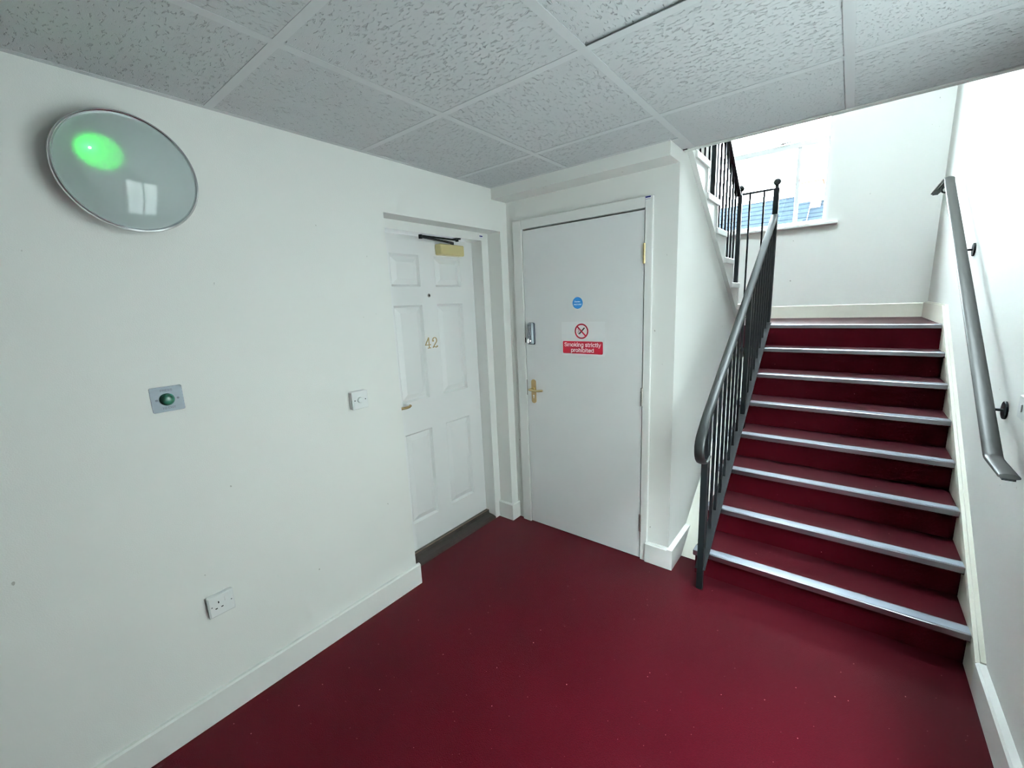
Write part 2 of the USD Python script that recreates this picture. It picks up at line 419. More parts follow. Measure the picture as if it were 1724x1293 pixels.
# ------------------------------------------------------------------ skirtings
def skirt(x0, x1, y0, y1, z0, h, side):
    """Skirting with a sloped top lip; side is the room-facing side."""
    c = 0.007
    if side in ('+x', '-x'):
        a, b = (x1, x0) if side == '+x' else (x0, x1)
        s = 1 if side == '+x' else -1
        poly = [(b, z0), (a, z0), (a, z0 + h - c), (a - s * c, z0 + h), (b, z0 + h)]
        return prism(poly, 'y', y0, y1)
    a, b = (y0, y1) if side == '-y' else (y1, y0)
    s = -1 if side == '-y' else 1
    poly = [(b, z0), (a, z0), (a, z0 + h - c), (a - s * c, z0 + h), (b, z0 + h)]
    return prism(poly, 'x', x0, x1)


T = 0.019
S('baseboard_left', cat(skirt(0, T, YB, RY0 + 0.018, 0, SK, '+x'), skirt(-0.112, T, RY1 - T, RY1, 0, SK, '-y'), skirt(0, T, RY1, 0, 0, SK, '+x')),
  GLOSSW, 'white gloss skirting along the left wall under the socket', 'skirting')
SKB = 0.030
sk_side = prism([(-SKB, 0), (0.19, 0), (0.335, SK), (-SKB, SK)], 'x', X1, X1 + SKB)
S('baseboard_back', cat(skirt(0.99, X1, -SKB, 0, 0, SK, '-y'), sk_side), GLOSSW, 'white skirting turning the corner between the flush door and the stairs', 'skirting')
S('baseboard_right', skirt(XS, XR, YB, -0.113, 0, SK, '-x'), GLOSSW, 'white gloss skirting at the foot of the right wall', 'skirting')
S('baseboard_far', skirt(0, XR, YF - 0.02, YF, LAND, SK, '-y'), CREAM, 'cream skirting on the landing below the window', 'skirting')

# ------------------------------------------------------------------ door 1: panelled door in the recess
d1 = thing('door_1', 'white six panel door numbered 42, recessed in the left wall', 'door', (-0.2, -0.53, 0), kind='structure')
FX = -0.113
part('door_frame', cat(bx(-0.25, FX, RY0, RY0 + 0.043, 0, RH), bx(-0.25, FX, -0.134, RY1, 0, RH), bx(-0.25, FX, RY0 + 0.043, -0.134, 2.001, RH)), GLOSSW, d1)
LX = -0.204
ly0, ly1, lz0, lz1 = RY0 + 0.046, -0.137, 0.052, 1.998
leaf = mn(bx(LX - 0.044, LX, ly0, ly1, lz0, lz1))
panels = []
for (a, b) in ((-0.815, -0.602), (-0.484, -0.257)):
    for (c, d) in ((1.705, 1.892), (1.017, 1.598), (0.232, 0.820)):
        e = 0.011

        def loop(i, x):
            return [(x, y, z) for y in (a + i, b - i) for z in (c + i, d - i)]
        leaf -= mn(hull(loop(0, LX + 0.001) + loop(0.0125, LX - 0.0150)))
        panels.append(hull(loop(0.0165, LX - 0.0140) + loop(0.046, LX - 0.0025) + loop(0.0165, LX - 0.02)))
part('door_leaf', tm(leaf), DOOR42, d1, smooth=20)
for p in panels:
    part('panel', p, DOOR42, d1, smooth=20)
# numerals
def strokes(lines, w):
    return unary_union([LineString(l).buffer(w / 2, cap_style=1) for l in lines])
four = strokes([[(0.030, 0.066), (0.002, 0.022), (0.043, 0.022)], [(0.031, 0.066), (0.031, 0.002)], [(0.021, 0.002), (0.041, 0.002)]], 0.0050)
arc = [(0.021 + 0.0165 * math.cos(t), 0.048 + 0.0175 * math.sin(t)) for t in np.linspace(math.radians(185), math.radians(-35), 22)]
two = strokes([arc + [(0.004, 0.004)], [(0.004, 0.0045), (0.016, 0.0085), (0.030, 0.003), (0.040, 0.008)]], 0.0050).union(Point(0.0075, 0.046).buffer(0.0055)).union(Point(0.039, 0.009).buffer(0.0048))
for shp, y0, z0 in ((four, -0.606, 1.328), (two, -0.548, 1.326)):
    part('numeral', prisms(affinity.translate(shp, y0, z0), 'x', LX, LX + 0.004), BRASS, d1, label='slim brass numeral')
part('peephole', cat(lathe([(0, 0), (0.0115, 0), (0.0115, 0.002), (0.009, 0.004), (0.0065, 0.004), (0.0065, 0.001), (0, 0.001)], 'x', (LX, -0.545, 1.653), 24)), STEELH, d1)
part('peephole_lens', cyl('x', (LX + 0.001, -0.545, 1.653), 0.0064, 0.0015), DARK, d1)
hnd = part('lever_handle', cat(prism(affinity.translate(rrect(-0.02, 0.02, -0.08, 0.08, 0.012), -0.873, 0.985), 'x', LX, LX + 0.006), cyl('x', (LX + 0.006, -0.873, 1.004), 0.009, 0.04),
                         tube([(LX + 0.046, -0.878, 1.004), (LX + 0.048, -0.86, 1.005), (LX + 0.048, -0.82, 1.003), (LX + 0.046, -0.80, 1.004), (LX + 0.040, -0.787, 1.008)], 0.008)), OLDBRASS, d1, label='brass lever handle')
# door closer with its folding arm
clo = part('door_closer', bx(LX, -0.150, -0.47, -0.262, 1.897, 1.963, 0.006), BRASSP, d1, label='brass coloured box of the door closer')
sp, kn, br = np.array((-0.176, -0.345, 1.978)), np.array((-0.128, -0.640, 1.982)), np.array((-0.140, -0.335, 1.992))
part('closer_arm', cat(cyl('z', (sp[0], sp[1], 1.962), 0.012, 0.018), hull(np.vstack([bx(p[0] - .008, p[0] + .008, p[1] - .008, p[1] + .008, p[2] - .004, p[2] + .004).vertices for p in (sp, kn)]))), BLACKM, clo)
part('closer_arm', cat(cyl('z', (kn[0], kn[1], 1.972), 0.011, 0.022), tube([kn + (0, 0, 0.006), br - (0, 0, 0.001)], 0.0055)), BLACKM, clo)
part('arm_bracket', cat(bx(-0.158, -0.122, -0.356, -0.318, 1.994, 2.001), cyl('z', (br[0], br[1], 1.982), 0.010, 0.014)), BLACKM, clo)
# threshold
part('threshold', cat(prism([(-0.25, 0), (-0.112, 0), (-0.112, 0.012), (-0.135, 0.022), (-0.178, 0.026), (-0.182, 0.050), (-0.25, 0.050)], 'y', ly0 - 0.003, -0.134)), WOOD, d1, smooth=False, label='dark stained wooden threshold')
part('weather_strip', bx(-0.1845, -0.180, ly0, -0.137, 0.0495, 0.0535), STRIP, d1)

# ------------------------------------------------------------------ door 2: flush door in the back wall
d2 = thing('door_2', 'flush white cupboard door with a keypad lock and brass lever', 'door', (0.546, 0, 0), kind='structure')
LY = -0.0149
part('door_frame', cat(bx(0.064, 0.1345, -0.022, 0.0, 0, 2.1065, 0.002), bx(0.1005, 0.1345, 0, 0.1, 0, 2.05), bx(0.958, 0.9985, -0.022, 0.0, 0, 2.1065, 0.002), bx(0.958, 0.9945, 0, 0.1, 0, 2.05),
                       bx(0.1345, 0.958, -0.022, 0.0, 2.0505, 2.1065, 0.002), bx(0.1005, 0.9945, 0, 0.1, 2.0505, 2.083), bx(0.1345, 0.958, 0.031, 0.1, 2.034, 2.0505)), GLOSSW, d2)
part('door_leaf', bx(0.1385, 0.9535, LY, 0.0295, 0.006, 2.0405, 0.001), DOORW, d2)
for z0, z1, mm in ((1.764, 1.870, BRASS), (0.969, 1.077, STEELH), (0.186, 0.294, STEELH)):
    hg = part('hinge', cat(*[cyl('z', (0.9555, LY - 0.006, z0 + k * (z1 - z0) / 5 + 0.001), 0.0062, (z1 - z0) / 5 - 0.0015, 16) for k in range(5)],
                           bx(0.947, 0.9552, LY - 0.0035, LY + 0.001, z0, z1), bx(0.9558, 0.962, -0.0235, -0.021, z0, z1)), mm, d2)
# keypad lock
kp = part('keypad_lock', prism(rrect(0.165, 0.217, 1.306, 1.452, 0.010), 'y', LY - 0.004, LY), LOCKD, d2, label='dark back plate of the keypad lock')
part('lock_body', cat(hull(np.vstack([prism(rrect(0.166, 0.210, 1.308, 1.450, 0.012), 'y', LY - 0.018, LY - 0.004).vertices, prism(rrect(0.171, 0.205, 1.313, 1.445, 0.010), 'y', LY - 0.023, LY - 0.018).vertices]))), LOCKM, kp)
for r in range(6):
    part('key_button', cat(*[cyl('-y', (0.181 + 0.014 * q, LY - 0.0228, 1.432 - 0.0135 * r), 0.0042, 0.003, 12) for q in range(2)]), SCREW, kp)
part('turn_knob', cat(cyl('-y', (0.188, LY - 0.022, 1.333), 0.0165, 0.016, 28, 0.003), bx(0.184, 0.192, LY - 0.046, LY - 0.036, 1.319, 1.347, 0.002)), CHROME, kp)
# lever on plate
pl = part('handle_plate', prism(affinity.translate(rrect(-0.0185, 0.0185, -0.083, 0.083, 0.018), 0.193, 0.985), 'y', LY - 0.005, LY), OLDBRASS, d2, label='worn brass lever plate')
part('lever', cat(cyl('-y', (0.193, LY - 0.005, 1.003), 0.0125, 0.014), cyl('-y', (0.193, LY - 0.018, 1.003), 0.008, 0.034),
                  tube([(0.186, LY - 0.050, 1.004), (0.20, LY - 0.053, 1.003), (0.235, LY - 0.053, 1.000), (0.262, LY - 0.050, 1.001), (0.292, LY - 0.044, 1.004)], 0.0078)), BRASS, pl)
part('keyhole', prisms(Point(0.193, 0.955).buffer(0.006).union(sbox(0.190, 0.936, 0.196, 0.955)), 'y', LY - 0.0056, LY - 0.0049), CHROME, pl)
part('latch_strike', bx(0.1335, 0.139, LY - 0.004, LY + 0.006, 0.955, 1.062), STEELH, d2)
part('latch_strike', bx(0.1335, 0.139, LY - 0.004, LY + 0.006, 1.318, 1.352), DARK, d2)

# ------------------------------------------------------------------ signs on the doors
sg = thing('no_smoking_sign', 'red and white no smoking sign stuck on the flush door', 'sign', (0.573, LY, 1.25))
SY = LY - 0.0008
part('backing_sheet', prism(rrect(0.424, 0.722, 1.246, 1.455, 0.006), 'y', SY, LY), SIGNW, sg)
ring = Point(0, 0).buffer(0.0470, 32).difference(Point(0, 0).buffer(0.0385, 32))
bar = affinity.rotate(sbox(-0.041, -0.0042, 0.041, 0.0042), -45, origin=(0, 0))
part('prohibition_ring', prisms(affinity.translate(unary_union([ring, bar]), 0.566, 1.397), 'y', SY - 0.0009, SY), RED, sg)
cig = affinity.translate(affinity.rotate(sbox(-0.024, -0.0042, 0.030, 0.0042), 45, origin=(0, 0)), 0.566, 1.397)
part('cigarette_symbol', prisms(cig, 'y', SY - 0.0006, SY), SIGNK, sg)
smoke = unary_union([LineString([(0.545, 1.379), (0.5415, 1.391), (0.547, 1.401), (0.5415, 1.412)]).buffer(0.0022), LineString([(0.552, 1.386), (0.549, 1.394), (0.553, 1.403)]).buffer(0.0015)])
part('smoke_symbol', prisms(smoke, 'y', SY - 0.0006, SY), SIGNG, sg)
bn = part('red_banner', prism(rrect(0.432, 0.709, 1.258, 1.335, 0.007), 'y', SY - 0.0006, SY), RED, sg)
part('lettering', text_on_y('Smoking strictly', 0.5705, SY - 0.0006, 1.3020, 0.0245, 0.0005, True, 0.254), SIGNW, bn)
part('lettering', text_on_y('prohibited', 0.5705, SY - 0.0006, 1.2680, 0.0245, 0.0005, True, 0.158), SIGNW, bn)
fs = thing('fire_door_sign', 'small round blue fire door sign above the no smoking sign', 'sign', (0.541, LY, 1.534))
part('disc', cyl('-y', (0.541, LY, 1.569), 0.0352, 0.0008, 40), SIGNB, fs)
part('lettering', text_on_y('Fire door', 0.541, LY - 0.0008, 1.573, 0.0085, 0.0004, True, 0.040), SIGNW, fs)
part('lettering', text_on_y('keep locked', 0.541, LY - 0.0008, 1.5565, 0.0085, 0.0004, True, 0.052), SIGNW, fs)
st = thing('frame_sticker', 'small blue and white label on the frame corner of the flush door', 'sticker', (0.972, -0.022, 2.085))
part('label_paper', bx(0.9585, 0.9865, -0.0225, -0.022, 2.083, 2.105), SIGNW, st)
part('blue_band', bx(0.9585, 0.9865, -0.0229, -0.0225, 2.0965, 2.104), STICKB, st)
part('print_line', bx(0.9595, 0.9855, -0.0228, -0.0225, 2.0885, 2.091), SIGNG, st)
st = thing('frame_sticker', 'small blue and white label on the frame of the panelled door', 'sticker', (FX, -0.14, 2.02))
part('label_paper', bx(FX, FX + 0.0005, -0.152, -0.122, 2.016, 2.041), SIGNW, st)
part('blue_band', bx(FX + 0.0005, FX + 0.0009, -0.151, -0.123, 2.026, 2.0335), STICKB, st)
part('print_line', bx(FX + 0.0005, FX + 0.0008, -0.149, -0.127, 2.019, 2.0215), SIGNG, st)

# ------------------------------------------------------------------ lower flight of stairs
sc = thing('staircase', 'red carpeted stairs with metal nosings rising to the landing', 'staircase', (1.8, 0, 0))
for i in range(8):
    y, z = YN + GO * i, RISE * (i + 1)
    part('riser', bx(XL, XS, y + 0.050, y + 0.075, z - RISE, z - 0.03), CARPET, sc)
    if i < 7:
        part('tread', bx(XL, XS, y + 0.004, y + GO + 0.052, z - 0.03, z, 0.002), CARPET, sc)
    n_ = part('nosing', cat(prism([(y, z - 0.023), (y + 0.004, z - 0.023), (y + 0.004, z), (y + 0.066, z), (y + 0.066, z + 0.0035), (y + 0.002, z + 0.0042), (y, z + 0.002)], 'x', XL - 0.001, XS)), ALU, sc, smooth=False)
    part('nosing_insert', bx(XL, XS, y + 0.011, y + 0.058, z + 0.0037, z + 0.0047), INSERT, n_, smooth=False)
S('floor_landing', cat(bx(0, XR, YN + 7 * GO + 0.004, YF, LAND - 0.19, LAND)), CARPET, 'red carpeted half landing below the window', 'floor')
ny = YN
st_top = lambda y: 0.198 + 0.668 * y
ytop = (LAND + SK - 0.198) / 0.668
ply = [(-0.113, 0), (0.2, 0), (1.72, 1.0), (YF, LAND - 0.02), (YF, LAND + SK), (ytop, LAND + SK), (-0.113, st_top(-0.113))]
tr2 = thing('trim_2', 'cream raking string board between the stairs and the right wall', 'trim', (XS, 0, 0), kind='structure')
part('string_board', prism(ply, 'x', XS, XR - 0.008), CREAM, tr2, smooth=False)
part('string_moulding', prism([(-0.113, st_top(-0.113) - 0.001), (ytop, LAND + SK - 0.001), (YF, LAND + SK - 0.001), (YF, LAND + SK + 0.007), (ytop - 0.003, LAND + SK + 0.007), (-0.113, st_top(-0.113) + 0.008)], 'x', XR - 0.016, XR), CREAM, tr2, smooth=False)
part('string_backing', prism([(-0.113, 0), (0.2, 0), (1.72, 1.0), (YF, LAND - 0.02), (YF, LAND + SK - 0.002), (ytop, LAND + SK - 0.002), (-0.113, st_top(-0.113) - 0.002)], 'x', XR - 0.0079, XR), CREAM, tr2, smooth=False)
part('infill_slope', prism([(0.155, 0), (0.20, 0), (1.72, 1.0), (1.72, 1.05)], 'x', X1 + 0.001, XL - 0.001), CREAM, sc, smooth=False)

# ------------------------------------------------------------------ upper flight
su = thing('staircase', 'white sawtooth side of the upper flight seen behind the balusters', 'staircase', (0.56, 1.7, LAND))
UR = lambda n: 1.43 - 0.25 * (n - 10)
saw = [(1.68, LAND)]
for n in range(9, 16):
    yy, zz = UR(n), n * RISE - 0.018
    saw += [(yy, (n - 1) * RISE - 0.018 if n > 9 else LAND), (yy, zz)]
    part('tread', bx(0.01, 1.157, max(0.075, UR(n + 1) - 0.01), yy - 0.02, zz, zz + 0.034, 0.003), CARPET, su)
    part('tread_edge', cat(bx(1.118, 1.161, max(0.075, UR(n + 1) - 0.012), yy - 0.0, zz - 0.001, zz + 0.036, 0.003), bx(0.01, 1.118, yy - 0.02, yy, zz, zz + 0.036, 0.003)), GLOSSW, su)
    part('riser', bx(0.01, 1.12, yy - 0.040, yy - 0.022, (n - 1) * RISE - 0.018, zz), CARPET, su)
    part('bracket_trim', bx(1.149, 1.155, yy - 0.024, yy - 0.002, (n - 1) * RISE + 0.016 if n > 9 else LAND, zz - 0.001), GLOSSW, su)
saw += [(0.075, 15 * RISE - 0.018), (0.075, bead(0.075))]
poly = Polygon(saw + [(1.60, bead(1.60)), (1.68, LAND)]).buffer(0)
part('outer_string', prisms(poly, 'x', X1 - 0.02, 1.149), GLOSSW, su, smooth=False)
part('soffit', prism([(1.615, bead(1.615) + 0.002), (0.12, bead(0.12) + 0.002), (0.12, bead(0.12) + 0.022), (1.615, bead(1.615) + 0.022)], 'x', 0.01, X1 - 0.101), WALL, su)
# ------------------------------------------------------------------ wall handrail on the right
cap = [(-0.026, -0.004), (-0.026, 0.001), (-0.022, 0.006), (-0.012, 0.0090), (0.0, 0.0100), (0.012, 0.0090), (0.022, 0.006), (0.026, 0.001), (0.026, -0.004), (0.018, -0.007), (-0.018, -0.007)]
hr = thing('handrail', 'long grey handrail bracketed along the right wall above the stairs', 'handrail', (2.311, -0.065, 0))
HX = 2.311
hp = [(-0.273, 0.944), (-0.20, 0.944), (-0.10, 0.944), (-0.072, 0.945), (-0.058, 0.950), (-0.03, 0.968)]
ys, zs = -0.03, 0.968
hp += [(y, zs + 0.655 * (y - ys)) for y in np.linspace(0.1, 1.95, 8)]
hp += [(1.985, 2.300), (2.02, 2.309), (2.06, 2.311), (2.3, 2.311), (2.64, 2.311)]
part('rail_capping', sweep_yz(hp, cap, HX), GREYV, hr, smooth=40)
core = [(-0.016, -0.014), (-0.016, -0.0065), (0.016, -0.0065), (0.016, -0.014)]
part('steel_core', sweep_yz(hp, core, HX), BLACKM, hr, smooth=40)
for y in (0.212, 1.285, 2.30):
    zr = 2.311 if y > 2 else zs + 0.655 * (y - ys)
    zw = zr - 0.055
    b = part('bracket', cat(tube([(HX, y, zr - 0.010), (HX, y, zr - 0.035), (HX + 0.006, y, zr - 0.049), (HX + 0.018, y, zw), (XR - 0.004, y, zw)], 0.0055)), BLACKM, hr)
    part('wall_rose', cyl('-x', (XR, y, zw), 0.037, 0.008, 32, 0.002), BLACKM, b)

# ------------------------------------------------------------------ balustrade of the lower flight
bl = thing('balustrade', 'black metal balustrade with handrail up the lower flight', 'balustrade', (1.325, -0.09, 0))
BX = 1.325
cap2 = [(s * 0.92, n * 1.0) for s, n in cap]
RZ = lambda y: 1.040 + 0.658 * y
ang_r = math.atan(0.658)
R_, cy_, cz_ = 0.090, -0.126, 0.836
rp = [(1.735, RZ(1.735))] + [(y, RZ(y)) for y in np.linspace(1.6, -0.10, 9)]
a0 = math.pi / 2 + ang_r
for t in np.linspace(a0, math.radians(305), 22):
    rp.append((cy_ + R_ * math.cos(t), cz_ + R_ * math.sin(t)))
rp = rp[::-1]
part('handrail', sweep_yz(rp, cap2, BX), BLACKV, bl, smooth=40)
part('rail_core', sweep_yz(rp, [(-0.015, -0.014), (-0.015, -0.0065), (0.015, -0.0065), (0.015, -0.014)], BX), BLACKM, bl, smooth=40)
PZ = lambda y: 0.1815 + 0.662 * y
part('bottom_rail', sweep_yz([(-0.10, PZ(-0.10)), (0.8, PZ(0.8)), (1.70, PZ(1.70)), (1.735, LAND + 0.012), (1.755, LAND + 0.014)], [(-0.026, 0.0), (-0.026, 0.009), (0.026, 0.009), (0.026, 0.0)], BX), BLACKM, bl, smooth=False)
part('post', bx(BX - 0.0155, BX + 0.0155, -0.105, -0.075, 0, RZ(-0.09) - 0.012, 0.002), BLACKM, bl)
part('post', bx(BX - 0.014, BX + 0.014, 0.865, 0.905, 4 * RISE + 0.0, RZ(0.87) - 0.012, 0.002), BLACKM, bl)
yb = 0.005
while yb < 1.70:
    if abs(yb - 0.885) > 0.045:
        part('baluster', bx(BX - 0.013, BX + 0.001, yb - 0.006, yb + 0.006, PZ(yb) + 0.004, RZ(yb) - 0.010), BLACKM, bl, smooth=False)
    yb += 0.1045
NX, NY = 1.322, 1.765
nw = part('newel_post', bx(NX - 0.019, NX + 0.019, NY - 0.019, NY + 0.019, LAND, 2.388, 0.004), BLACKM, bl)
part('ball_finial', cat(cyl('z', (NX, NY, 2.388), 0.012, 0.02), lathe([(0.026 * math.sin(t), 2.432 - 0.026 * math.cos(t)) for t in np.linspace(0, math.pi, 17)], 'z', (NX, NY, 0), 24)), BLACKM, nw)

# guard between the two newels on the landing
gd = thing('landing_guard', 'short level guard rail between the two newels on the landing', 'guard rail', (1.18, NY, LAND))
UX = 1.066
part('top_rail', bx(UX + 0.0155, NX - 0.0195, NY - 0.012, NY + 0.012, 2.376, 2.388), BLACKM, gd)
part('bottom_rail', bx(UX + 0.0155, NX - 0.0195, NY - 0.012, NY + 0.012, LAND + 0.058, LAND + 0.066), BLACKM, gd)
for x in (1.138, 1.238):
    part('baluster', bx(x - 0.006, x + 0.006, NY - 0.006, NY + 0.006, LAND + 0.066, 2.380), BLACKM, gd, smooth=False)

# balustrade of the upper flight
bu = thing('balustrade', 'dark balusters and handrail of the upper flight above the sawtooth edge', 'balustrade', (UX, 1.76, LAND))
nu = part('newel_post', bx(UX - 0.015, UX + 0.015, NY - 0.015, NY + 0.015, LAND, 2.375, 0.003), BLACKM, bu)
part('ball_finial', cat(cyl('z', (UX, NY, 2.375), 0.010, 0.03), lathe([(0.026 * math.sin(t), 2.428 - 0.026 * math.cos(t)) for t in np.linspace(0, math.pi, 17)], 'z', (UX, NY, 0), 24)), BLACKM, nu)
UZ = lambda y: 2.385 + 0.655 * (1.72 - y)
up_path = [(1.735, UZ(1.735))] + [(y, UZ(y)) for y in np.linspace(1.6, -0.2, 8)]
part('handrail', sweep_yz(up_path[::-1], [(s, n) for s, n in cap2], UX - 0.012), BLACKV, bu, smooth=40)
part('rail_core', sweep_yz(up_path[::-1], [(-0.015, -0.014), (-0.015, -0.0065), (0.015, -0.0065), (0.015, -0.014)], UX - 0.012), BLACKM, bu, smooth=40)
part('post', bx(UX - 0.026, UX + 0.002, 0.925, 0.965, 11 * RISE + 0.016, UZ(0.96) - 0.012, 0.002), BLACKM, bu)
yb = 1.655
while yb > 0.02:
    n = 9
    while n < 16 and yb < UR(n + 1) - 0.0:
        n += 1
    if abs(yb - 0.945) > 0.04:
        part('baluster', bx(UX - 0.018, UX - 0.006, yb - 0.006, yb + 0.006, n * RISE + 0.014, UZ(yb) - 0.010), BLACKM, bu, smooth=False)
    yb -= 0.1045

# ------------------------------------------------------------------ window on the landing wall
w1 = thing('window_1', 'white framed landing window with overcast daylight', 'window', (1.09, YF, WZ0), kind='structure')
fy0, fy1 = YF + 0.10, YF + 0.165
F = 0.045
part('window_frame', cat(bx(WX0, WX0 + F, fy0, fy1, WZ0 + 0.03, WZ1, 0.003), bx(WX1 - F, WX1, fy0, fy1, WZ0 + 0.03, WZ1, 0.003), bx(WX0 + F, WX1 - F, fy0, fy1, WZ0 + 0.03, WZ0 + 0.03 + F, 0.003), bx(WX0 + F, WX1 - F, fy0, fy1, WZ1 - F, WZ1, 0.003),
                         bx(WX0 + F, WX1 - F, fy0, fy1, 2.965, 3.015, 0.003)), UPVC, w1)
mx = [1.340]
part('glazing_bar', cat(*[bx(x - 0.017, x + 0.017, fy0 + 0.01, fy1 - 0.01, WZ0 + 0.03 + F, 2.965, 0.003) for x in mx]), UPVC, w1)
edges = [WX0 + F] + [v for x in sorted(mx) for v in (x - 0.017, x + 0.017)] + [WX1 - F]
for a, b in zip(edges[0::2], edges[1::2]):
    part('pane', bx(a, b, fy0 + 0.030, fy0 + 0.034, WZ0 + 0.03 + F, 2.965), GLASS, w1, smooth=False)
part('pane', bx(WX0 + F, WX1 - F, fy0 + 0.030, fy0 + 0.034, 3.015, WZ1 - F), GLASS, w1, smooth=False)
part('fanlight_handle', cat(bx(1.17, 1.21, fy0 - 0.014, fy0, 3.018, 3.034, 0.002), bx(1.185, 1.265, fy0 - 0.022, fy0 - 0.012, 3.022, 3.032, 0.002)), CHROME, w1)
part('window_sill', bx(WX0 - 0.08, WX1 + 0.080, YF - 0.035, fy0 + 0.005, WZ0, WZ0 + 0.029, 0.006), GLOSSW, w1)

# ------------------------------------------------------------------ windows added for light: side of the hall and roof
def added_side_window(name, label, y0, y1, z0, z1):
    w = thing(name, label, 'window', (XR, (y0 + y1) / 2, z0), kind='structure')
    a, b, q = XR + 0.10, XR + 0.165, 0.05
    part('window_frame', cat(bx(a, b, y0, y0 + q, z0 + 0.03, z1), bx(a, b, y1 - q, y1, z0 + 0.03, z1), bx(a, b, y0 + q, y1 - q, z0 + 0.03, z0 + 0.03 + q), bx(a, b, y0 + q, y1 - q, z1 - q, z1),
                             bx(a, b, (y0 + y1) / 2 - 0.03, (y0 + y1) / 2 + 0.03, z0 + 0.03 + q, z1 - q)), UPVC, w)
    for c, d in ((y0 + q, (y0 + y1) / 2 - 0.03), ((y0 + y1) / 2 + 0.03, y1 - q)):
        part('pane', bx(a + 0.03, a + 0.034, c, d, z0 + 0.03 + q, z1 - q), GLASS, w, smooth=False)
    part('window_sill', bx(XR - 0.02, a, y0, y1, z0, z0 + 0.029), GLOSSW, w)


added_side_window('window_2', 'added unseen side window in the right wall that fills the hall with light', EY0, EY1, EZ0, EZ1)
w3 = thing('window_3', 'added unseen rooflight that brightens the stairwell from above', 'window', (1.87, 1.2, TOP), kind='structure')
part('window_frame', cat(bx(SX0, SX0 + 0.04, SY0, SY1, TOP + SH - 0.07, TOP + SH), bx(SX1 - 0.04, SX1, SY0, SY1, TOP + SH - 0.07, TOP + SH), bx(SX0 + 0.04, SX1 - 0.04, SY0, SY0 + 0.04, TOP + SH - 0.07, TOP + SH), bx(SX0 + 0.04, SX1 - 0.04, SY1 - 0.04, SY1, TOP + SH - 0.07, TOP + SH)), UPVC, w3)
part('pane', bx(SX0 + 0.04, SX1 - 0.04, SY0 + 0.04, SY1 - 0.04, TOP + SH - 0.04, TOP + SH - 0.034), GLASS, w3, smooth=False)

# ------------------------------------------------------------------ fittings on the left wall
LYc, LZc = -1.940, 2.0235
lamp = thing('wall_light', 'large round bulkhead lamp with a glowing green indicator on the left wall', 'lamp', (0, LYc, LZc))
part('base_pan', lathe([(0, 0), (0.120, 0), (0.122, 0.004), (0.140, 0.045), (0.160, 0.062), (0.160, 0.066), (0, 0.066)], 'x', (0, LYc, LZc), 64), PLASTIC, lamp)
part('rim_ring', lathe([(0.158, 0.060), (0.168, 0.060), (0.1735, 0.066), (0.1745, 0.074), (0.1725, 0.081), (0.1685, 0.0825), (0.1645, 0.080), (0.1635, 0.074), (0.158, 0.060)], 'x', (0, LYc, LZc), 96), CHROME, lamp, smooth=50)
Rb = 0.1640; sag = 0.040; Rs = (Rb * Rb + sag * sag) / (2 * sag)
capo = [(Rs * math.sin(t), 0.076 + sag - Rs + Rs * math.cos(t)) for t in np.linspace(0, math.asin(Rb / Rs), 24)]
bowl = lathe(capo, 'x', (0, LYc, LZc), 96)
if bowl.face_normals[:, 0].mean() < 0:      # the outer side faces the room
    bowl.invert()
part('glass_bowl', bowl, OPAL, lamp, smooth=True)
ly_, lz_ = -2.026, 2.068
rr = math.hypot(ly_ - LYc, lz_ - LZc)
xb = 0.076 + sag - Rs + math.sqrt(Rs * Rs - rr * rr)
ball = lambda r: trimesh.creation.icosphere(2, r)
cy0, cz0, cr = -2.006, 2.061, 0.050
bowl_x = lambda y, z: 0.076 + sag - Rs + math.sqrt(Rs * Rs - (y - LYc) ** 2 - (z - LZc) ** 2)
rings = []
for r_, top_ in ((cr - 0.002, False), (cr, False), (cr, True), (cr - 0.002, True), (cr - 0.002, False)):
    pts_ = [(cy0 + r_ * math.cos(t), cz0 + r_ * math.sin(t)) for t in np.arange(40) / 40 * 2 * math.pi]
    rings.append(np.array([(bowl_x(y, z) - 0.004 if top_ else 0.066, y, z) for y, z in pts_]))
part('reflector_cup', skin(rings, False), PLASTIC, lamp)
b1 = ball(0.0042); b1.apply_translation((xb - 0.013, ly_, lz_))
part('indicator_light', b1, LED, lamp, label='green indicator light inside the bowl')
b2 = ball(0.0034); b2.apply_translation((xb - 0.0008, ly_, lz_))
part('indicator_tip', b2, LEDTIP, lamp)

eb = thing('exit_button', 'square steel exit plate with a green push button on the left wall', 'button', (0, -1.944, 1.26))
part('plate', prism(rrect(-1.990, -1.899, 1.259, 1.347, 0.005), 'x', 0, 0.003), STEELP, eb)
part('push_button', cat(lathe([(0, 0), (0.0215, 0), (0.0215, 0.004), (0.019, 0.006), (0.019, 0.010), (0.0165, 0.0155), (0.010, 0.0185), (0, 0.0195)], 'x', (0.003, -1.946, 1.302), 40)), GREENB, eb, smooth=50)
part('lettering', text_on_x('PRESS', -1.944, 0.003, 1.3305, 0.0068, 0.0004, True, 0.034), ENGRAVE, eb)
part('lettering', text_on_x('TO EXIT', -1.944, 0.003, 1.2685, 0.0068, 0.0004, True, 0.038), ENGRAVE, eb)
for y in (-1.9745, -1.9145):
    part('screw', cyl('x', (0.003, y, 1.302), 0.0036, 0.0012, 16), ENGRAVE, eb)

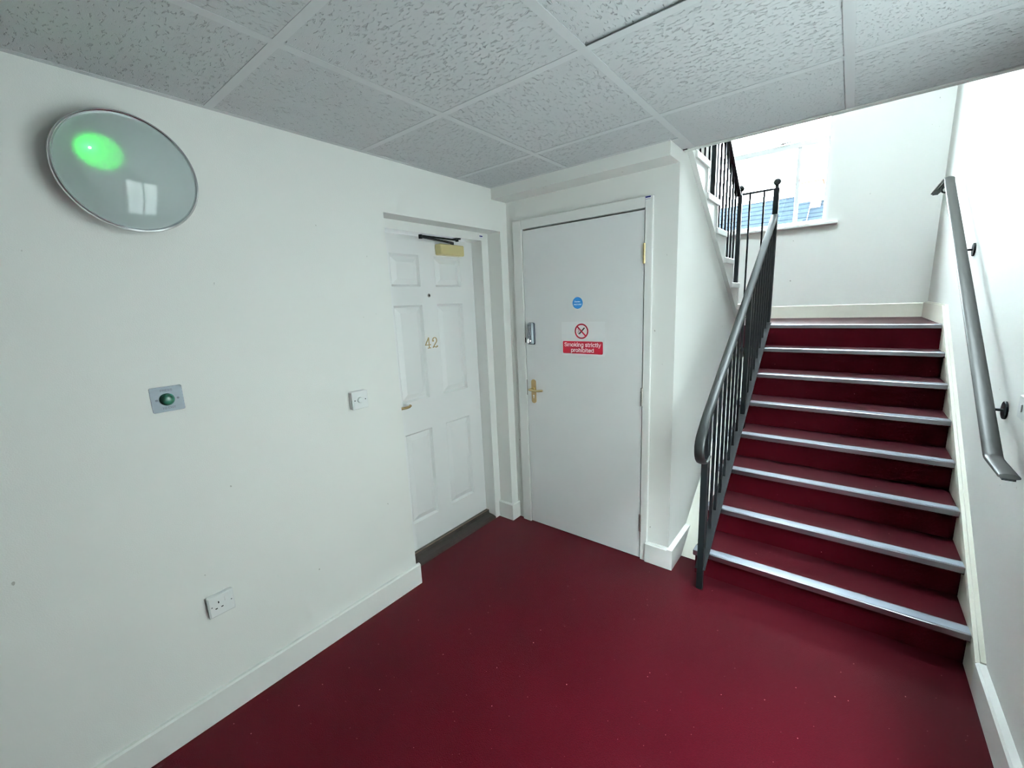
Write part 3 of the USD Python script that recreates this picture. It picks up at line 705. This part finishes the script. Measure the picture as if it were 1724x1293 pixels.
sw = thing('light_switch', 'small white push timer switch beside the panelled door', 'switch', (0, -1.226, 1.11))
part('back_box', bx(0, 0.022, -1.269, -1.185, 1.112, 1.198, 0.004), PLASTIC, sw)
part('face_plate', bx(0.022, 0.030, -1.270, -1.184, 1.111, 1.199, 0.003), PLASTIC, sw)
part('push_button', lathe([(0, 0), (0.0135, 0), (0.0135, 0.006), (0.0115, 0.009), (0, 0.0095)], 'x', (0.030, -1.229, 1.155), 32), PLASTIC, sw)
for y in (-1.255, -1.199):
    part('screw', cyl('x', (0.030, y, 1.155), 0.0027, 0.0006, 14), DARK, sw)

so = thing('power_socket', 'white single power socket low on the left wall', 'socket', (0, -1.906, 0.43))
part('back_box', bx(0, 0.014, -1.950, -1.864, 0.436, 0.520, 0.003), PLASTIC, so)
part('face_plate', hull(np.vstack([bx(0.014, 0.019, -1.951, -1.863, 0.435, 0.521).vertices, bx(0.019, 0.023, -1.946, -1.868, 0.440, 0.516).vertices])), PLASTIC, so)
for a, b, z0, z1, nm in ((-1.9185, -1.9145, 0.487, 0.4955, 'earth'), (-1.9300, -1.9225, 0.4665, 0.4705, 'live'), (-1.9105, -1.903, 0.4665, 0.4705, 'neutral')):
    part('pin_hole', bx(0.0228, 0.0234, a, b, z0, z1), DARK, so)
for y in (-1.940, -1.874):
    part('screw', cyl('x', (0.023, y, 0.480), 0.0026, 0.0006, 14), SCREW, so)
part('rocker', hull(np.vstack([bx(0.022, 0.024, -1.896, -1.883, 0.488, 0.506).vertices, bx(0.024, 0.0265, -1.896, -1.883, 0.488, 0.493).vertices])), PLASTIC, so)

s2 = thing('light_switch', 'white light switch on the right wall beside the lower handrail bracket', 'switch', (XR, -0.02, 1.09))
part('face_plate', bx(XR - 0.010, XR, -0.055, 0.031, 1.087, 1.172, 0.003), PLASTIC, s2)
part('rocker', bx(XR - 0.014, XR - 0.010, -0.020, -0.004, 1.115, 1.143, 0.001), PLASTIC, s2)

# ------------------------------------------------------------------ outside the window
ho = thing('house', 'neighbouring house with a dark slate roof seen through the landing window', 'house', (0, 16, -0.11))
for x0, x1, zr in ((-7.0, 0.46, 4.92), (0.46, 8.0, 4.66)):
    y0, z0, yr = 14.2, 2.9, 17.0
    part('wall', prism([(y0 + 0.3, -0.11), (19.5, -0.11), (19.5, z0 + 0.15), (yr, zr - 0.05), (y0 + 0.3, z0 + 0.15)], 'x', x0, x1), RENDER, ho)
    nn = 11
    for k in range(nn):
        a, b = k / nn, (k + 1.25) / nn
        ya, za, yb_, zb = y0 + (yr - y0) * a, z0 + (zr - z0) * a, y0 + (yr - y0) * b, z0 + (zr - z0) * b
        b = min(b, 1.0)
        part('slate_course', prism([(ya, za), (yb_, zb), (yb_, zb + 0.03), (ya, za + 0.075)], 'x', x0 - (0.2 if x0 < 0 else -0.002), x1), SLATE, ho, smooth=False)
    part('rear_roof', prism([(yr, zr), (19.9, z0), (19.9, z0 + 0.08), (yr, zr + 0.08)], 'x', x0, x1), SLATE, ho, smooth=False)
part('chimney', cat(bx(0.1, 0.75, 16.6, 17.4, 4.0, 5.35), bx(0.05, 0.80, 16.55, 17.45, 5.35, 5.45)), BRICK, ho)

hb = thing('house', 'added unseen pale house that blocks sky and bounces light into the hall', 'house', (9.5, -1, -0.11))  # added out of view to screen the sky and reflect light indoors
part('wall', bx(8.5, 14, -14, 12, -0.11, 7.6), HOUSE2, hb)
part('roof', prism([(8.1, 7.55), (14.4, 7.55), (11.2, 9.4)], 'y', -14.3, 12.3), SLATE, hb)
